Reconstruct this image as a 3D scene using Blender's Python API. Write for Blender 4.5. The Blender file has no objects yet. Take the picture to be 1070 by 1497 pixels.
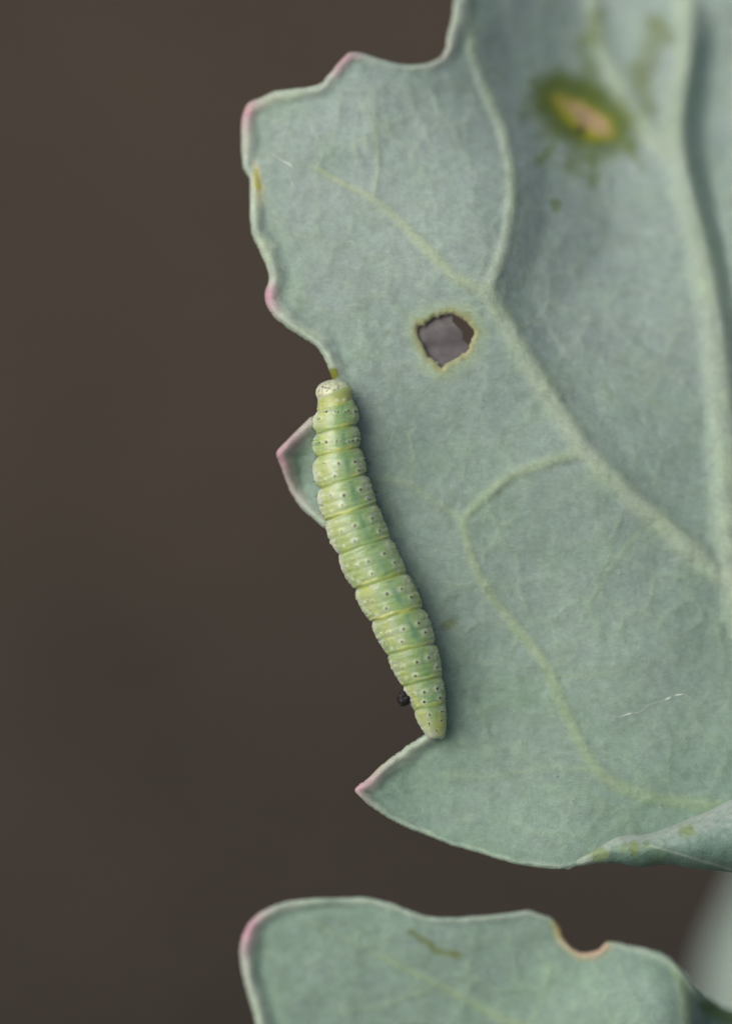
import bpy, math, random
import numpy as np
from mathutils import Matrix, Vector

# ------------------------------------------------------------------ camera, sky, sun, exposure
sc = bpy.context.scene
S = 0.05e-3              # one photo pixel at the focus distance, in metres (0.05 mm)
D = 7000.0               # camera distance in those units (350 mm)
PITCH = math.radians(35)
FOCUS = Vector((0, 0, 0.30))
FWD = Vector((0, math.cos(PITCH), -math.sin(PITCH)))
UP = Vector((0, math.sin(PITCH), math.cos(PITCH)))

cd = bpy.data.cameras.new('camera')
cam = bpy.data.objects.new('camera', cd)
sc.collection.objects.link(cam)
cam.location = FOCUS - FWD * (D * S)
cam.rotation_euler = (math.pi / 2 - PITCH, 0, 0)
cd.lens = 100
cd.sensor_fit = 'VERTICAL'
cd.sensor_height = 100 * (1497 * S) / (D * S)
cd.clip_start = 0.01
cd.clip_end = 300
cd.dof.use_dof = True
cd.dof.focus_distance = (D - 26) * S
cd.dof.aperture_fstop = 4.0
sc.camera = cam

SUN = Vector((-0.52, -0.42, 0.72)).normalized()     # direction towards the sun
w = bpy.data.worlds.new('World')
sc.world = w
w.use_nodes = True
nt = w.node_tree
sky = nt.nodes.new('ShaderNodeTexSky')
sky.sky_type = 'NISHITA'
sky.sun_disc = False
sky.sun_elevation = math.asin(SUN.z)
sky.sun_rotation = math.atan2(SUN.x, SUN.y)
sky.air_density = 0.6
sky.dust_density = 8.0
sky.ozone_density = 0.5
bg = nt.nodes['Background']
bg.inputs['Strength'].default_value = 0.13
nt.links.new(sky.outputs[0], bg.inputs[0])
sl = bpy.data.lights.new('sun', 'SUN')
sl.energy = 1.3
sl.angle = math.radians(46)
sl.color = (1.0, 0.97, 0.93)
sun = bpy.data.objects.new('sun', sl)
sc.collection.objects.link(sun)
sun.rotation_euler = (-SUN).to_track_quat('-Z', 'Y').to_euler()
sun.location = (-1, -1, 2)

sc.view_settings.view_transform = 'Standard'
sc.view_settings.look = 'None'
sc.view_settings.exposure = -0.16
sc.view_settings.gamma = 1.0
sc.view_settings.use_curve_mapping = False
sc.cycles.use_denoising = True
sc.render.film_transparent = False

# ------------------------------------------------------------------ helpers
rng = np.random.default_rng(7)
BASE = np.array([0.0, 0.0, 0.0])
RX = np.array([1.0, 0, 0]); RU = np.array(UP); RB = -np.array(FWD); F0 = np.array(FOCUS)

def at(px, py, z):
    """photo pixel + height towards the camera (same unit) -> a point in the place, metres"""
    px = np.asarray(px, float); py = np.asarray(py, float); z = np.asarray(z, float)
    k = (D - z) / D
    x = (px - 535) * k * S; y = -(py - 748.5) * k * S; zz = z * S
    return F0 + x[..., None] * RX + y[..., None] * RU + zz[..., None] * RB

def smooth(a, b, x):
    t = np.clip((x - a) / (b - a), 0, 1)
    return t * t * (3 - 2 * t)

def mix(a, b, t):
    t = np.asarray(t)[..., None]
    return a * (1 - t) + np.asarray(b, float) * t

def vnoise(x, y, seed=0):
    """smooth value noise in [-1,1]"""
    r = np.random.default_rng(seed)
    T = r.uniform(-1, 1, (256, 256))
    xi = np.floor(x).astype(int); yi = np.floor(y).astype(int)
    fx = x - xi; fy = y - yi
    fx = fx * fx * (3 - 2 * fx); fy = fy * fy * (3 - 2 * fy)
    g = lambda i, j: T[(xi + i) % 256, (yi + j) % 256]
    return (g(0, 0) * (1 - fx) + g(1, 0) * fx) * (1 - fy) + (g(0, 1) * (1 - fx) + g(1, 1) * fx) * fy

def fbm(x, y, seed=0, o=4):
    v = 0; a = 1.0
    for k in range(o):
        v = v + a * vnoise(x * 2 ** k, y * 2 ** k, seed + k); a *= 0.5
    return v / 1.8

def catmull(P, step=5.0, closed=True):
    """smooth a traced polyline; extra columns are interpolated linearly"""
    P = np.array(P, float); n = len(P); out = []
    rngi = range(n) if closed else range(n - 1)
    for i in rngi:
        if closed:
            p0, p1, p2, p3 = P[i - 1], P[i], P[(i + 1) % n], P[(i + 2) % n]
        else:
            p0, p1, p2, p3 = P[max(i - 1, 0)], P[i], P[i + 1], P[min(i + 2, n - 1)]
        m = max(1, int(np.hypot(*(p2 - p1)[:2]) / step))
        for k in range(m):
            t = k / m
            q = p1 + (p2 - p1) * t
            c = 0.5 * ((2 * p1) + (-p0 + p2) * t + (2 * p0 - 5 * p1 + 4 * p2 - p3) * t * t + (-p0 + 3 * p1 - 3 * p2 + p3) * t ** 3)
            q[:2] = c[:2]
            out.append(q)
    if not closed: out.append(P[-1])
    return np.array(out)

def seg_dist(X, Y, P, closed=True):
    """distance to polyline, closest point, interpolated columns of P, and inside flag"""
    best = np.full(X.shape, 1e18); cx = np.zeros_like(X); cy = np.zeros_like(X)
    att = np.zeros(X.shape + (P.shape[1] - 2,)); ins = np.zeros(X.shape, bool)
    n = len(P)
    for i in range(n if closed else n - 1):
        a = P[i]; b = P[(i + 1) % n]
        dx, dy = b[0] - a[0], b[1] - a[1]
        L = dx * dx + dy * dy + 1e-12
        t = np.clip(((X - a[0]) * dx + (Y - a[1]) * dy) / L, 0, 1)
        qx = a[0] + t * dx; qy = a[1] + t * dy
        d = (X - qx) ** 2 + (Y - qy) ** 2
        m = d < best
        best[m] = d[m]; cx[m] = qx[m]; cy[m] = qy[m]
        if att.shape[-1]:
            att[m] = (a[2:] + t[m][:, None] * (b[2:] - a[2:]))
        if closed:
            c = ((a[1] > Y) != (b[1] > Y))
            if abs(dy) > 1e-9:
                ins ^= c & (X < dx * (Y - a[1]) / dy + a[0])
    return np.sqrt(best), cx, cy, att, ins

def tps(ctrl):
    """thin plate surface through (x, y, z) points"""
    C = np.array(ctrl, float); x = C[:, :2] / 1000; n = len(C)
    U = lambda r2: np.where(r2 > 0, r2 * np.log(r2 + 1e-12), 0)
    K = U(((x[:, None] - x[None]) ** 2).sum(-1)) + np.eye(n) * 1e-3
    Pm = np.c_[np.ones(n), x]
    A = np.block([[K, Pm], [Pm.T, np.zeros((3, 3))]])
    s = np.linalg.solve(A, np.r_[C[:, 2], 0, 0, 0])
    def f(X, Y):
        X = X / 1000; Y = Y / 1000
        o = s[n] + s[n + 1] * X + s[n + 2] * Y
        for i in range(n):
            o = o + s[i] * U((X - x[i, 0]) ** 2 + (Y - x[i, 1]) ** 2)
        return o
    return f

def link(o, parent=None, **props):
    sc.collection.objects.link(o)
    if parent is not None: o.parent = parent
    for k, v in props.items(): o[k] = v
    return o

def empty(name, loc, **props):
    o = bpy.data.objects.new(name, None)
    o.location = loc
    o.empty_display_size = 0.005
    return link(o, None, **props)

def mesh(name, V, Fc, mat, parent=None, origin=None, col=None, nor=None, extra=None, **props):
    """V world points; the object sits at origin (default: the parent's own origin)"""
    V = np.asarray(V, float)
    base = np.zeros(3)
    p = parent
    while p is not None:
        base = base + np.array(p.location); p = p.parent
    o_loc = np.zeros(3)
    if parent is None and origin is not None: o_loc = np.array(origin, float)
    me = bpy.data.meshes.new(name)
    Fc = np.asarray(Fc)
    nf = len(Fc)
    me.vertices.add(len(V)); me.vertices.foreach_set('co', (V - base - o_loc).ravel())
    k = Fc.shape[1]
    me.loops.add(nf * k); me.loops.foreach_set('vertex_index', Fc.ravel().astype(np.int32))
    me.polygons.add(nf); me.polygons.foreach_set('loop_start', np.arange(0, nf * k, k, dtype=np.int32))
    me.update(calc_edges=True)
    me.polygons.foreach_set('use_smooth', np.ones(nf, bool))
    if col is not None:
        a = me.attributes.new('col', 'FLOAT_COLOR', 'POINT')
        a.data.foreach_set('color', np.c_[col, np.ones(len(V))].ravel())
    for nm, v in (extra or {}).items():
        a = me.attributes.new(nm, 'FLOAT', 'POINT'); a.data.foreach_set('value', np.asarray(v, np.float32))
    if nor is not None:
        me.normals_split_custom_set_from_vertices(np.ascontiguousarray(nor, np.float32))
    me.materials.append(mat)
    o = bpy.data.objects.new(name, me)
    o.location = o_loc
    return link(o, parent, **props)

def vert_normals(V, Fc):
    N = np.zeros_like(V)
    a, b, c = V[Fc[:, 0]], V[Fc[:, 1]], V[Fc[:, 2]]
    fn = np.cross(b - a, c - a)
    if Fc.shape[1] == 4:
        fn = np.cross(V[Fc[:, 2]] - a, V[Fc[:, 3]] - b)
    for k in range(Fc.shape[1]): np.add.at(N, Fc[:, k], fn)
    return N / (np.linalg.norm(N, axis=1, keepdims=True) + 1e-20)

def compact(V, Fc, *att):
    u, inv = np.unique(Fc, return_inverse=True)
    return (V[u], inv.reshape(Fc.shape)) + tuple(None if a is None else a[u] for a in att)

def tube(P, R, n=10, closed_ends=True):
    """world points P, radii R -> verts, quads"""
    P = np.asarray(P, float); R = np.asarray(R, float); m = len(P)
    T = np.gradient(P, axis=0); T /= np.linalg.norm(T, axis=1, keepdims=True) + 1e-12
    up = np.array([0.3, 0.2, 0.9]); V = []
    for i in range(m):
        a = np.cross(T[i], up); a /= np.linalg.norm(a) + 1e-12
        b = np.cross(T[i], a)
        th = np.linspace(0, 2 * np.pi, n, endpoint=False)
        V.append(P[i] + R[i] * (np.cos(th)[:, None] * a + np.sin(th)[:, None] * b))
    V = np.concatenate(V); Fq = []
    for i in range(m - 1):
        for j in range(n):
            Fq.append((i * n + j, i * n + (j + 1) % n, (i + 1) * n + (j + 1) % n, (i + 1) * n + j))
    if closed_ends:
        V = np.r_[V, P[:1], P[-1:]]
        for j in range(n):
            Fq.append((m * n, m * n, (j + 1) % n, j)) if False else None
        a, b = m * n, m * n + 1
        for j in range(0, n, 2):
            Fq.append((a, (j + 2) % n, (j + 1) % n, j))
            k = (m - 1) * n
            Fq.append((b, k + j, k + (j + 1) % n, k + (j + 2) % n))
    return V, np.array(Fq)

# ------------------------------------------------------------------ materials
def node(nt, t, **kw):
    n = nt.nodes.new(t)
    for k, v in kw.items(): setattr(n, k, v)
    return n

def new_mat(name):
    m = bpy.data.materials.new(name); m.use_nodes = True
    return m, m.node_tree, m.node_tree.nodes['Principled BSDF']

def leaf_material(name, tint=(1, 1, 1), bloom=0.55, streak=1.0):
    m, nt, b = new_mat(name); L = nt.links.new
    at_ = node(nt, 'ShaderNodeAttribute', attribute_name='col')
    tc = node(nt, 'ShaderNodeTexCoord')
    mp = node(nt, 'ShaderNodeMapping'); mp.inputs['Scale'].default_value = (1000, 1000, 1000)
    L(tc.outputs['Object'], mp.inputs['Vector'])
    # soft mottling of the wax bloom: large patches + fine grain
    def noise(scale, detail, rough, dist=0.0):
        n = node(nt, 'ShaderNodeTexNoise')
        n.inputs['Scale'].default_value = scale; n.inputs['Detail'].default_value = detail
        n.inputs['Roughness'].default_value = rough; n.inputs['Distortion'].default_value = dist
        L(mp.outputs[0], n.inputs['Vector']); return n
    n1 = noise(0.16, 5, 0.62, 0.6)
    n2 = noise(1.3, 6, 0.72, 0.4)
    n3 = noise(9.0, 3, 0.6)
    # short fibre-like streaks across the skin
    mp2 = node(nt, 'ShaderNodeMapping'); mp2.inputs['Scale'].default_value = (2.2, 9.0, 9.0)
    L(mp.outputs[0], mp2.inputs['Vector'])
    n5 = node(nt, 'ShaderNodeTexNoise'); n5.inputs['Scale'].default_value = 0.8; n5.inputs['Detail'].default_value = 4; n5.inputs['Roughness'].default_value = .65; n5.inputs['Distortion'].default_value = .5
    L(mp2.outputs[0], n5.inputs['Vector'])
    def ramp(src, a, b_, lo, hi):
        r = node(nt, 'ShaderNodeMapRange'); r.inputs['From Min'].default_value = a; r.inputs['From Max'].default_value = b_
        r.inputs['To Min'].default_value = lo; r.inputs['To Max'].default_value = hi
        L(src, r.inputs['Value']); return r.outputs[0]
    v1 = ramp(n1.outputs['Fac'], 0.3, 0.7, 0.90, 1.08)
    v2 = ramp(n2.outputs['Fac'], 0.3, 0.7, 0.84, 1.16)
    v3a = ramp(n3.outputs['Fac'], 0.3, 0.7, 0.90, 1.10)
    v5 = ramp(n5.outputs['Fac'], 0.3, 0.7, 0.91, 1.09)
    m35 = node(nt, 'ShaderNodeMath', operation='MULTIPLY'); L(v3a, m35.inputs[0]); L(v5, m35.inputs[1]); v3 = m35.outputs[0]
    mu = node(nt, 'ShaderNodeMath', operation='MULTIPLY'); L(v1, mu.inputs[0]); L(v2, mu.inputs[1])
    mu2 = node(nt, 'ShaderNodeMath', operation='MULTIPLY'); L(mu.outputs[0], mu2.inputs[0]); L(v3, mu2.inputs[1])
    mx = node(nt, 'ShaderNodeMix', data_type='RGBA', blend_type='MULTIPLY'); mx.inputs['Factor'].default_value = 1
    L(at_.outputs['Color'], mx.inputs['A'])
    cmb = node(nt, 'ShaderNodeCombineColor'); L(mu2.outputs[0], cmb.inputs[0]); L(mu2.outputs[0], cmb.inputs[1]); L(mu2.outputs[0], cmb.inputs[2])
    L(cmb.outputs[0], mx.inputs['B'])
    # the bloom shifts the hue between blue grey and green
    n4 = noise(0.35, 4, 0.6, 0.8)
    mx2 = node(nt, 'ShaderNodeMix', data_type='RGBA', blend_type='MULTIPLY')
    L(ramp(n4.outputs['Fac'], 0.35, 0.7, 0.0, bloom), mx2.inputs['Factor'])
    L(mx.outputs['Result'], mx2.inputs['A']); mx2.inputs['B'].default_value = (0.93 * tint[0], 1.02 * tint[1], 0.84 * tint[2], 1)
    L(mx2.outputs['Result'], b.inputs['Base Color'])
    b.inputs['Roughness'].default_value = 0.62
    b.inputs['Specular IOR Level'].default_value = 0.25
    # fine veinlet relief
    vo = node(nt, 'ShaderNodeTexVoronoi', feature='DISTANCE_TO_EDGE'); vo.inputs['Scale'].default_value = 0.9
    nv = noise(0.8, 2, 0.5)
    ad = node(nt, 'ShaderNodeVectorMath', operation='ADD'); L(mp.outputs[0], ad.inputs[0]); L(nv.outputs['Color'], ad.inputs[1])
    L(ad.outputs[0], vo.inputs['Vector'])
    ve = ramp(vo.outputs['Distance'], 0.0, 0.10, 1.0, 0.0)
    bsum = node(nt, 'ShaderNodeMath', operation='MULTIPLY_ADD'); L(n2.outputs['Fac'], bsum.inputs[0]); bsum.inputs[1].default_value = 0.8
    mve = node(nt, 'ShaderNodeMath', operation='MULTIPLY'); L(ve, mve.inputs[0]); mve.inputs[1].default_value = 0.07
    L(mve.outputs[0], bsum.inputs[2])
    b3 = node(nt, 'ShaderNodeMath', operation='MULTIPLY_ADD'); L(n3.outputs['Fac'], b3.inputs[0]); b3.inputs[1].default_value = 0.5
    L(bsum.outputs[0], b3.inputs[2])
    bp = node(nt, 'ShaderNodeBump'); bp.inputs['Strength'].default_value = 0.8 * streak; bp.inputs['Distance'].default_value = 0.00012
    L(b3.outputs[0], bp.inputs['Height']); L(bp.outputs[0], b.inputs['Normal'])
    return m

M_LEAF = leaf_material('leaf_underside')
M_UPPER = leaf_material('leaf_upper_side', bloom=0.3, streak=1.4)

def plain(name, c, rough=0.6, spec=0.3, nscale=None, namt=0.2, bump=0.0):
    m, nt, b = new_mat(name); L = nt.links.new
    b.inputs['Base Color'].default_value = (*c, 1)
    b.inputs['Roughness'].default_value = rough; b.inputs['Specular IOR Level'].default_value = spec
    if nscale:
        tc = node(nt, 'ShaderNodeTexCoord')
        n = node(nt, 'ShaderNodeTexNoise'); n.inputs['Scale'].default_value = nscale; n.inputs['Detail'].default_value = 5
        L(tc.outputs['Object'], n.inputs['Vector'])
        r = node(nt, 'ShaderNodeMapRange'); r.inputs['From Min'].default_value = .3; r.inputs['From Max'].default_value = .7
        r.inputs['To Min'].default_value = 1 - namt; r.inputs['To Max'].default_value = 1 + namt
        L(n.outputs['Fac'], r.inputs['Value'])
        v = node(nt, 'ShaderNodeVectorMath', operation='SCALE'); v.inputs[0].default_value = c
        L(r.outputs[0], v.inputs['Scale']); L(v.outputs[0], b.inputs['Base Color'])
        if bump:
            bp = node(nt, 'ShaderNodeBump'); bp.inputs['Strength'].default_value = 0.6; bp.inputs['Distance'].default_value = bump
            L(n.outputs['Fac'], bp.inputs['Height']); L(bp.outputs[0], b.inputs['Normal'])
    return m

# ------------------------------------------------------------------ ground
g = np.sinh(np.linspace(-6.2, 6.2, 261)) / np.sinh(6.2) * 60
GX, GY = np.meshgrid(g, g, indexing='ij'); GY = GY + 0.3
GZ = (0.004 * fbm(GX * 30, GY * 30, 3, 5) + 0.004 * fbm(GX * 70, GY * 70, 9, 3)) * np.exp(-(GX ** 2 + GY ** 2) / 30)
GZ -= GZ.max()
idx = np.arange(261 * 261).reshape(261, 261)
GF = np.stack([idx[:-1, :-1], idx[1:, :-1], idx[1:, 1:], idx[:-1, 1:]], -1).reshape(-1, 4)
M_SOIL = plain('soil', (0.058, 0.049, 0.0375), 0.9, 0.1, 120.0, 0.35, 0.002)
nt_ = M_SOIL.node_tree; b_ = nt_.nodes['Principled BSDF']
src = b_.inputs['Base Color'].links[0].from_socket
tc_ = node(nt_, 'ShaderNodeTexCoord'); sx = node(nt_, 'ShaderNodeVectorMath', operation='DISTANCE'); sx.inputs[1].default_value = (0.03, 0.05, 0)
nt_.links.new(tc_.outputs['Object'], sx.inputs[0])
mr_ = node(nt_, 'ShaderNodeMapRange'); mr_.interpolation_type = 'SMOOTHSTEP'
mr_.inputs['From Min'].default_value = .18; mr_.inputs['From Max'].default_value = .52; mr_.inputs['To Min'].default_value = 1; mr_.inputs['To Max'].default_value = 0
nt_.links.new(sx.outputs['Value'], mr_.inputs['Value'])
mm_ = node(nt_, 'ShaderNodeMix', data_type='RGBA', blend_type='MULTIPLY')  # plant's shade on the ground, painted as darker, greyer soil around the stem
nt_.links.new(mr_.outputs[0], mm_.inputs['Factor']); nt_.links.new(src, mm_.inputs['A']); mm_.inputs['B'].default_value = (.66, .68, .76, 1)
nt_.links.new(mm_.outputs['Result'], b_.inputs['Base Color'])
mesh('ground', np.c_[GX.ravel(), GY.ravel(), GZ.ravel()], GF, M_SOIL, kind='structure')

# ------------------------------------------------------------------ the plant
stem_top = at(1172, 1150, -1500); stem_low = np.array([stem_top[0] - .0084, stem_top[1], 0.0])   # it leans over near its top
plant = empty('cabbage_plant', tuple(stem_low + np.array([0, 0, -0.004])),
              label='pale blue-green cabbage plant with ragged chewed leaves and pink leaf tips', category='plant')

C_LEAF = np.array([0.247, 0.330, 0.293])
C_RIM = np.array([0.37, 0.465, 0.385])
C_VEIN = np.array([0.325, 0.415, 0.325])
C_PINK = np.array([0.46, 0.265, 0.345])

def cell_edges(x, y, cell, seed):
    """distance to the border of jittered cells"""
    T = np.random.default_rng(seed).uniform(0, 1, (128, 128, 2))
    ix = np.floor(x / cell).astype(int); iy = np.floor(y / cell).astype(int)
    d1 = np.full(x.shape, 1e9); d2 = np.full(x.shape, 1e9)
    for i in (-2, -1, 0, 1, 2):
        for j in (-2, -1, 0, 1, 2):
            t = T[(ix + i) % 128, (iy + j) % 128]
            dd = np.hypot(x - (ix + i + t[:, 0]) * cell, y - (iy + j + t[:, 1]) * cell)
            n2 = np.minimum(d2, np.maximum(d1, dd)); d1 = np.minimum(d1, dd); d2 = n2
    return (d2 - d1) * .5

def build_leaf(outline, holes, zf, veins, colf, h, thick, label, parent, name='leaf', jit=0.8):
    O = catmull(outline, 5.0)
    # slight raggedness of the cut edge
    k = np.arange(len(O))
    O[:, 0] += jit * vnoise(k * 0.45, k * 0 + 3.3, 11); O[:, 1] += jit * vnoise(k * 0.45, k * 0 + 7.7, 12)
    x0, y0 = O[:, :2].min(0) - 2 * h; x1, y1 = O[:, :2].max(0) + 2 * h
    X, Y = np.meshgrid(np.arange(x0, x1, h), np.arange(y0, y1, h), indexing='ij')
    nx, ny = X.shape
    d, cx, cy, att, ins = seg_dist(X, Y, O)
    d = np.where(ins, d, -d)
    dh_all = np.full(X.shape, 1e6)
    for H in holes:
        HP = catmull(H, 4.0)
        kk = np.arange(len(HP)); HP[:, :2] += 2.0 * rng.normal(size=(len(HP), 2))
        dd, hx, hy, _, hi = seg_dist(X, Y, HP)
        dd = np.where(hi, -dd, dd)
        dh_all = np.minimum(dh_all, dd)
        m = dd < d
        cx = np.where(m, hx, cx); cy = np.where(m, hy, cy); att[m] = 0
        d = np.minimum(d, dd)
    snap = (d > -0.75 * h) & (d < 0.3 * h)
    X = np.where(snap, cx, X); Y = np.where(snap, cy, Y)
    dd = np.where(snap, 0, d)
    ok = d > -0.75 * h
    idx = np.arange(nx * ny).reshape(nx, ny)
    q = np.stack([idx[:-1, :-1], idx[:-1, 1:], idx[1:, 1:], idx[1:, :-1]], -1).reshape(-1, 4)
    keep = ok.ravel()[q].all(1) & ~(snap.ravel()[q].all(1) & (d.ravel()[q].mean(1) < 0))
    q = q[keep]
    used = np.unique(q); remap = -np.ones(nx * ny, int); remap[used] = np.arange(len(used)); q = remap[q]
    x = X.ravel()[used]; y = Y.ravel()[used]; dd = dd.ravel()[used]; dh = dh_all.ravel()[used]
    att = att.reshape(nx * ny, -1)[used]
    rimw, pink = att[:, 0], att[:, 1]
    # veins
    z = zf(x, y); vein_id = -np.ones(len(x), int); ridge_mask = np.zeros(len(x)); thin_mask = np.zeros(len(x)); best = np.full(len(x), 1.0)
    zr = np.zeros(len(x))
    for vi, (P, w0, w1, hh) in enumerate(veins):
        P = np.array(P, float); n = len(P)
        P = catmull(np.c_[P, np.linspace(w0, w1, n)], 12, closed=False)
        vd, _, _, va, _ = seg_dist(x, y, P, closed=False)
        r = vd / va[:, 0]
        hv = 0.8 * hh * va[:, 0] * np.exp(-1.1 * r ** (2.0 if w0 < 9 else 3.0)) * smooth(0, 25, dd)
        zr = np.log(np.exp(zr * .9) + np.exp(hv * .9) - 1) / .9
        tgt = ridge_mask if (w0 >= 15 or (w0 == 10 and hh > .6)) else thin_mask
        tgt[:] = np.maximum(tgt, np.exp(-0.9 * r ** (2.0 if w0 < 9 else 3.4)) * min(1, 0.35 + 0.65 * (w0 / 10)))
        m = r < best; best[m] = r[m]; vein_id[m] = vi
    z = z + .75 * zr
    # finer net of veinlets with puckered fields between
    wx = x + 9 * fbm(x / 40, y / 40, 141, 2); wy = y + 9 * fbm(x / 40 + 9, y / 40, 142, 2)
    net1 = cell_edges(wx, wy, 58, 5) ; net2 = cell_edges(wx, wy, 21, 6)
    amp_n = smooth(12, 45, dd) * np.clip(.55 + .6 * fbm(x / 90, y / 90, 143, 2), .1, 1)
    z = z + .75 * amp_n * (1.5 * np.exp(-(net1 / 3.5) ** 2) - 0.9 * smooth(2, 16, net1) * 1.4 + .55 * np.exp(-(net2 / 2.6) ** 2) + .9 * fbm(x / 9, y / 13, 144, 2))
    thin_mask = np.maximum(thin_mask, .35 * amp_n * np.exp(-(net1 / 4.0) ** 2) + .10 * amp_n * np.exp(-(net2 / 3.0) ** 2))
    # rolled margin: raised pale rim, groove inside it, rounded edge
    W = (4 + 19 * rimw) * (1 + .22 * fbm(x / 30, y / 30, 145, 3))
    z = z + rimw * (9 * np.exp(-((dd - 0.42 * W) / (0.5 * W)) ** 2) - 4.5 * np.exp(-((dd - 1.5 * W) / (0.6 * W)) ** 2))
    rr = thick * 0.5
    rnd = np.where(dd < rr, rr - np.sqrt(np.maximum(rr ** 2 - (rr - dd) ** 2, 0)), 0)
    zt = z - rnd; zb = z - thick + rnd * 0.98
    col = colf(x, y, dd, dh, (ridge_mask, thin_mask), rimw, pink, W)
    Vf = at(x, y, zt); Vb = at(x, y, zb)
    n = len(x)
    # boundary wall
    e = np.concatenate([q[:, [0, 1]], q[:, [1, 2]], q[:, [2, 3]], q[:, [3, 0]]])
    key = np.sort(e, 1); kk = key[:, 0].astype(np.int64) * n + key[:, 1]
    u, inv, cnt = np.unique(kk, return_inverse=True, return_counts=True)
    be = e[cnt[inv] == 1]
    wall = np.c_[be[:, 1], be[:, 0], be[:, 0] + n, be[:, 1] + n]
    V = np.r_[Vf, Vb]; Fall = np.r_[q, q[:, ::-1] + n, wall]
    N = vert_normals(V, Fall); C2 = np.r_[col, col * 0.85]
    # faces of each vein become a mesh of their own
    fv = np.where((best[q] < 1).all(1), vein_id[q[:, 0]], -1)
    blade = np.r_[q[fv < 0], q[:, ::-1] + n, wall]
    v_, f_, c_, n_ = compact(V, blade, C2, N)
    o = mesh(name, v_, f_, M_LEAF, parent, col=c_, nor=n_, label=label)
    for vi, (P, w0, w1, hh) in enumerate(veins):
        f = q[fv == vi]
        if len(f) < 20: continue
        v_, f_, c_, n_ = compact(V, f, C2, N)
        mesh('midrib' if w0 >= 20 else 'vein', v_, f_, M_LEAF, o, col=c_, nor=n_)
    return o

# --- main leaf (photo trace: x, y, rim strength, pink)
OUT1 = [(672, -160, .8, 0), (668, -60, .9, 0), (664, 0, 1, 0), (660, 30, 1, .05), (653, 52, .9, .1), (651, 72, .6, .25), (640, 85, .45, .15), (620, 93, .35, .05), (595, 94, .35, 0),
        (570, 90, .35, 0), (545, 83, .35, .05), (530, 77, .4, .3), (513, 76, .5, .7), (500, 85, .5, .9), (490, 98, .5, .7), (478, 112, .5, .2), (468, 122, .55, .05), (450, 127, .6, .05),
        (425, 130, .65, 0), (400, 134, .7, .05), (380, 143, .75, .25), (363, 151, .8, .9), (356, 165, .8, 1), (353, 182, .8, .6), (353, 205, .75, .15), (354, 232, .6, .05), (357, 250, .35, 0),
        (365, 262, .5, 0), (366, 285, .6, 0), (366, 320, .8, 0), (369, 345, .9, 0), (379, 366, .95, 0), (389, 387, .95, 0), (394, 408, .9, .15), (388, 424, .85, 1), (387, 437, .85, 1.1), (393, 452, .85, .6),
        (405, 468, .85, .05), (425, 483, .85, 0), (445, 496, .85, 0), (462, 508, .85, 0), (473, 522, .8, 0), (480, 538, .75, 0), (485, 552, .6, 0), (494, 572, .4, 0),
        (492, 590, .3, 0), (475, 600, .6, .2), (462, 605, .8, .35), (448, 615, .9, .4), (430, 632, .9, .55), (415, 648, .9, .75), (404, 662, .9, 1.1), (408, 675, .85, 1.0), (413, 690, .8, .7), (420, 708, .7, .45), (432, 731, .7, .25), (450, 752, .65, .08), (475, 772, .6, 0),
        (500, 792, .3, 0), (522, 832, .2, 0), (548, 884, .2, 0), (572, 934, .2, 0), (592, 984, .2, 0), (607, 1024, .3, 0), (620, 1052, .4, 0), (627, 1068, .6, 0), (616, 1076, .7, 0), (590, 1094, .75, .1), (560, 1117, .75, .25), (537, 1139, .75, .7),
        (519, 1153, .6, 1.1), (529, 1168, .4, .35), (550, 1185, .3, 0), (580, 1203, .25, 0), (620, 1220, .2, 0), (660, 1236, .15, 0), (700, 1247, .15, 0), (740, 1260, .15, 0), (780, 1268, .15, 0), (820, 1271, .12, 0),
        (845, 1265, .1, 0), (880, 1256, .1, 0), (960, 1254, .1, 0), (1070, 1260, .1, 0), (1220, 1275, .1, 0), (1330, 1230, .3, 0), (1420, 1080, .5, 0), (1480, 850, .5, 0), (1500, 550, .5, 0),
        (1470, 250, .5, 0), (1420, 0, .5, 0), (1320, -190, .5, 0), (1150, -290, .5, 0), (900, -300, .5, 0), (740, -240, .6, 0)]
HOLE1 = [(628, 470), (641, 463), (655, 460), (668, 462), (680, 467), (688, 476), (692, 487), (688, 500), (682, 512), (670, 520), (656, 530), (646, 537), (636, 529), (624, 516), (616, 500), (613, 484)]

BV_Y = [-300, -100, 0, 70, 130, 190, 255, 310, 370, 425, 480, 560, 655, 735, 795, 852, 930, 1000, 1300]
BV_X = [640, 672, 680, 690, 710, 735, 748, 747, 735, 716, 744, 792, 854, 934, 1002, 1070, 1200, 1300, 1700]
MR_Y = [-300, -100, 60, 180, 250, 350, 470, 620, 760, 900, 1100, 1300]
MR_X = [1010, 1004, 1003, 988, 996, 1022, 1046, 1061, 1072, 1092, 1160, 1250]
base1 = tps([(487, 560, -8), (495, 680, -8), (550, 850, -8), (600, 960, -8), (630, 1060, -6), (404, 662, -6), (450, 700, -30), (355, 170, -70), (366, 300, -45), (390, 430, -22), (450, 200, -48), (510, 80, -58),
             (650, 70, -110), (600, 200, -55), (560, 350, -24), (600, 470, -18), (700, 420, -10), (747, 260, -70), (690, 40, -150), (860, 170, -225), (850, 30, -300), (1000, 50, -300), (1000, 250, -175), (900, 350, -120), (900, 500, -62), (980, 650, -40),
             (820, 430, -62), (1000, 500, -85), (1060, 750, -45), (850, 650, -20), (650, 650, -25), (700, 760, -12), (800, 850, -18), (1000, 900, -25), (700, 1000, -22), (850, 1080, -5), (950, 1160, 0), (520, 1150, 10),
             (600, 1150, -14), (700, 1200, -8), (820, 1268, 12), (960, 1250, -5), (1070, 1250, -10), (1300, 1200, -60), (1400, 800, -160), (1400, 200, -330), (1100, -250, -420), (760, -200, -320)])
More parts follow.
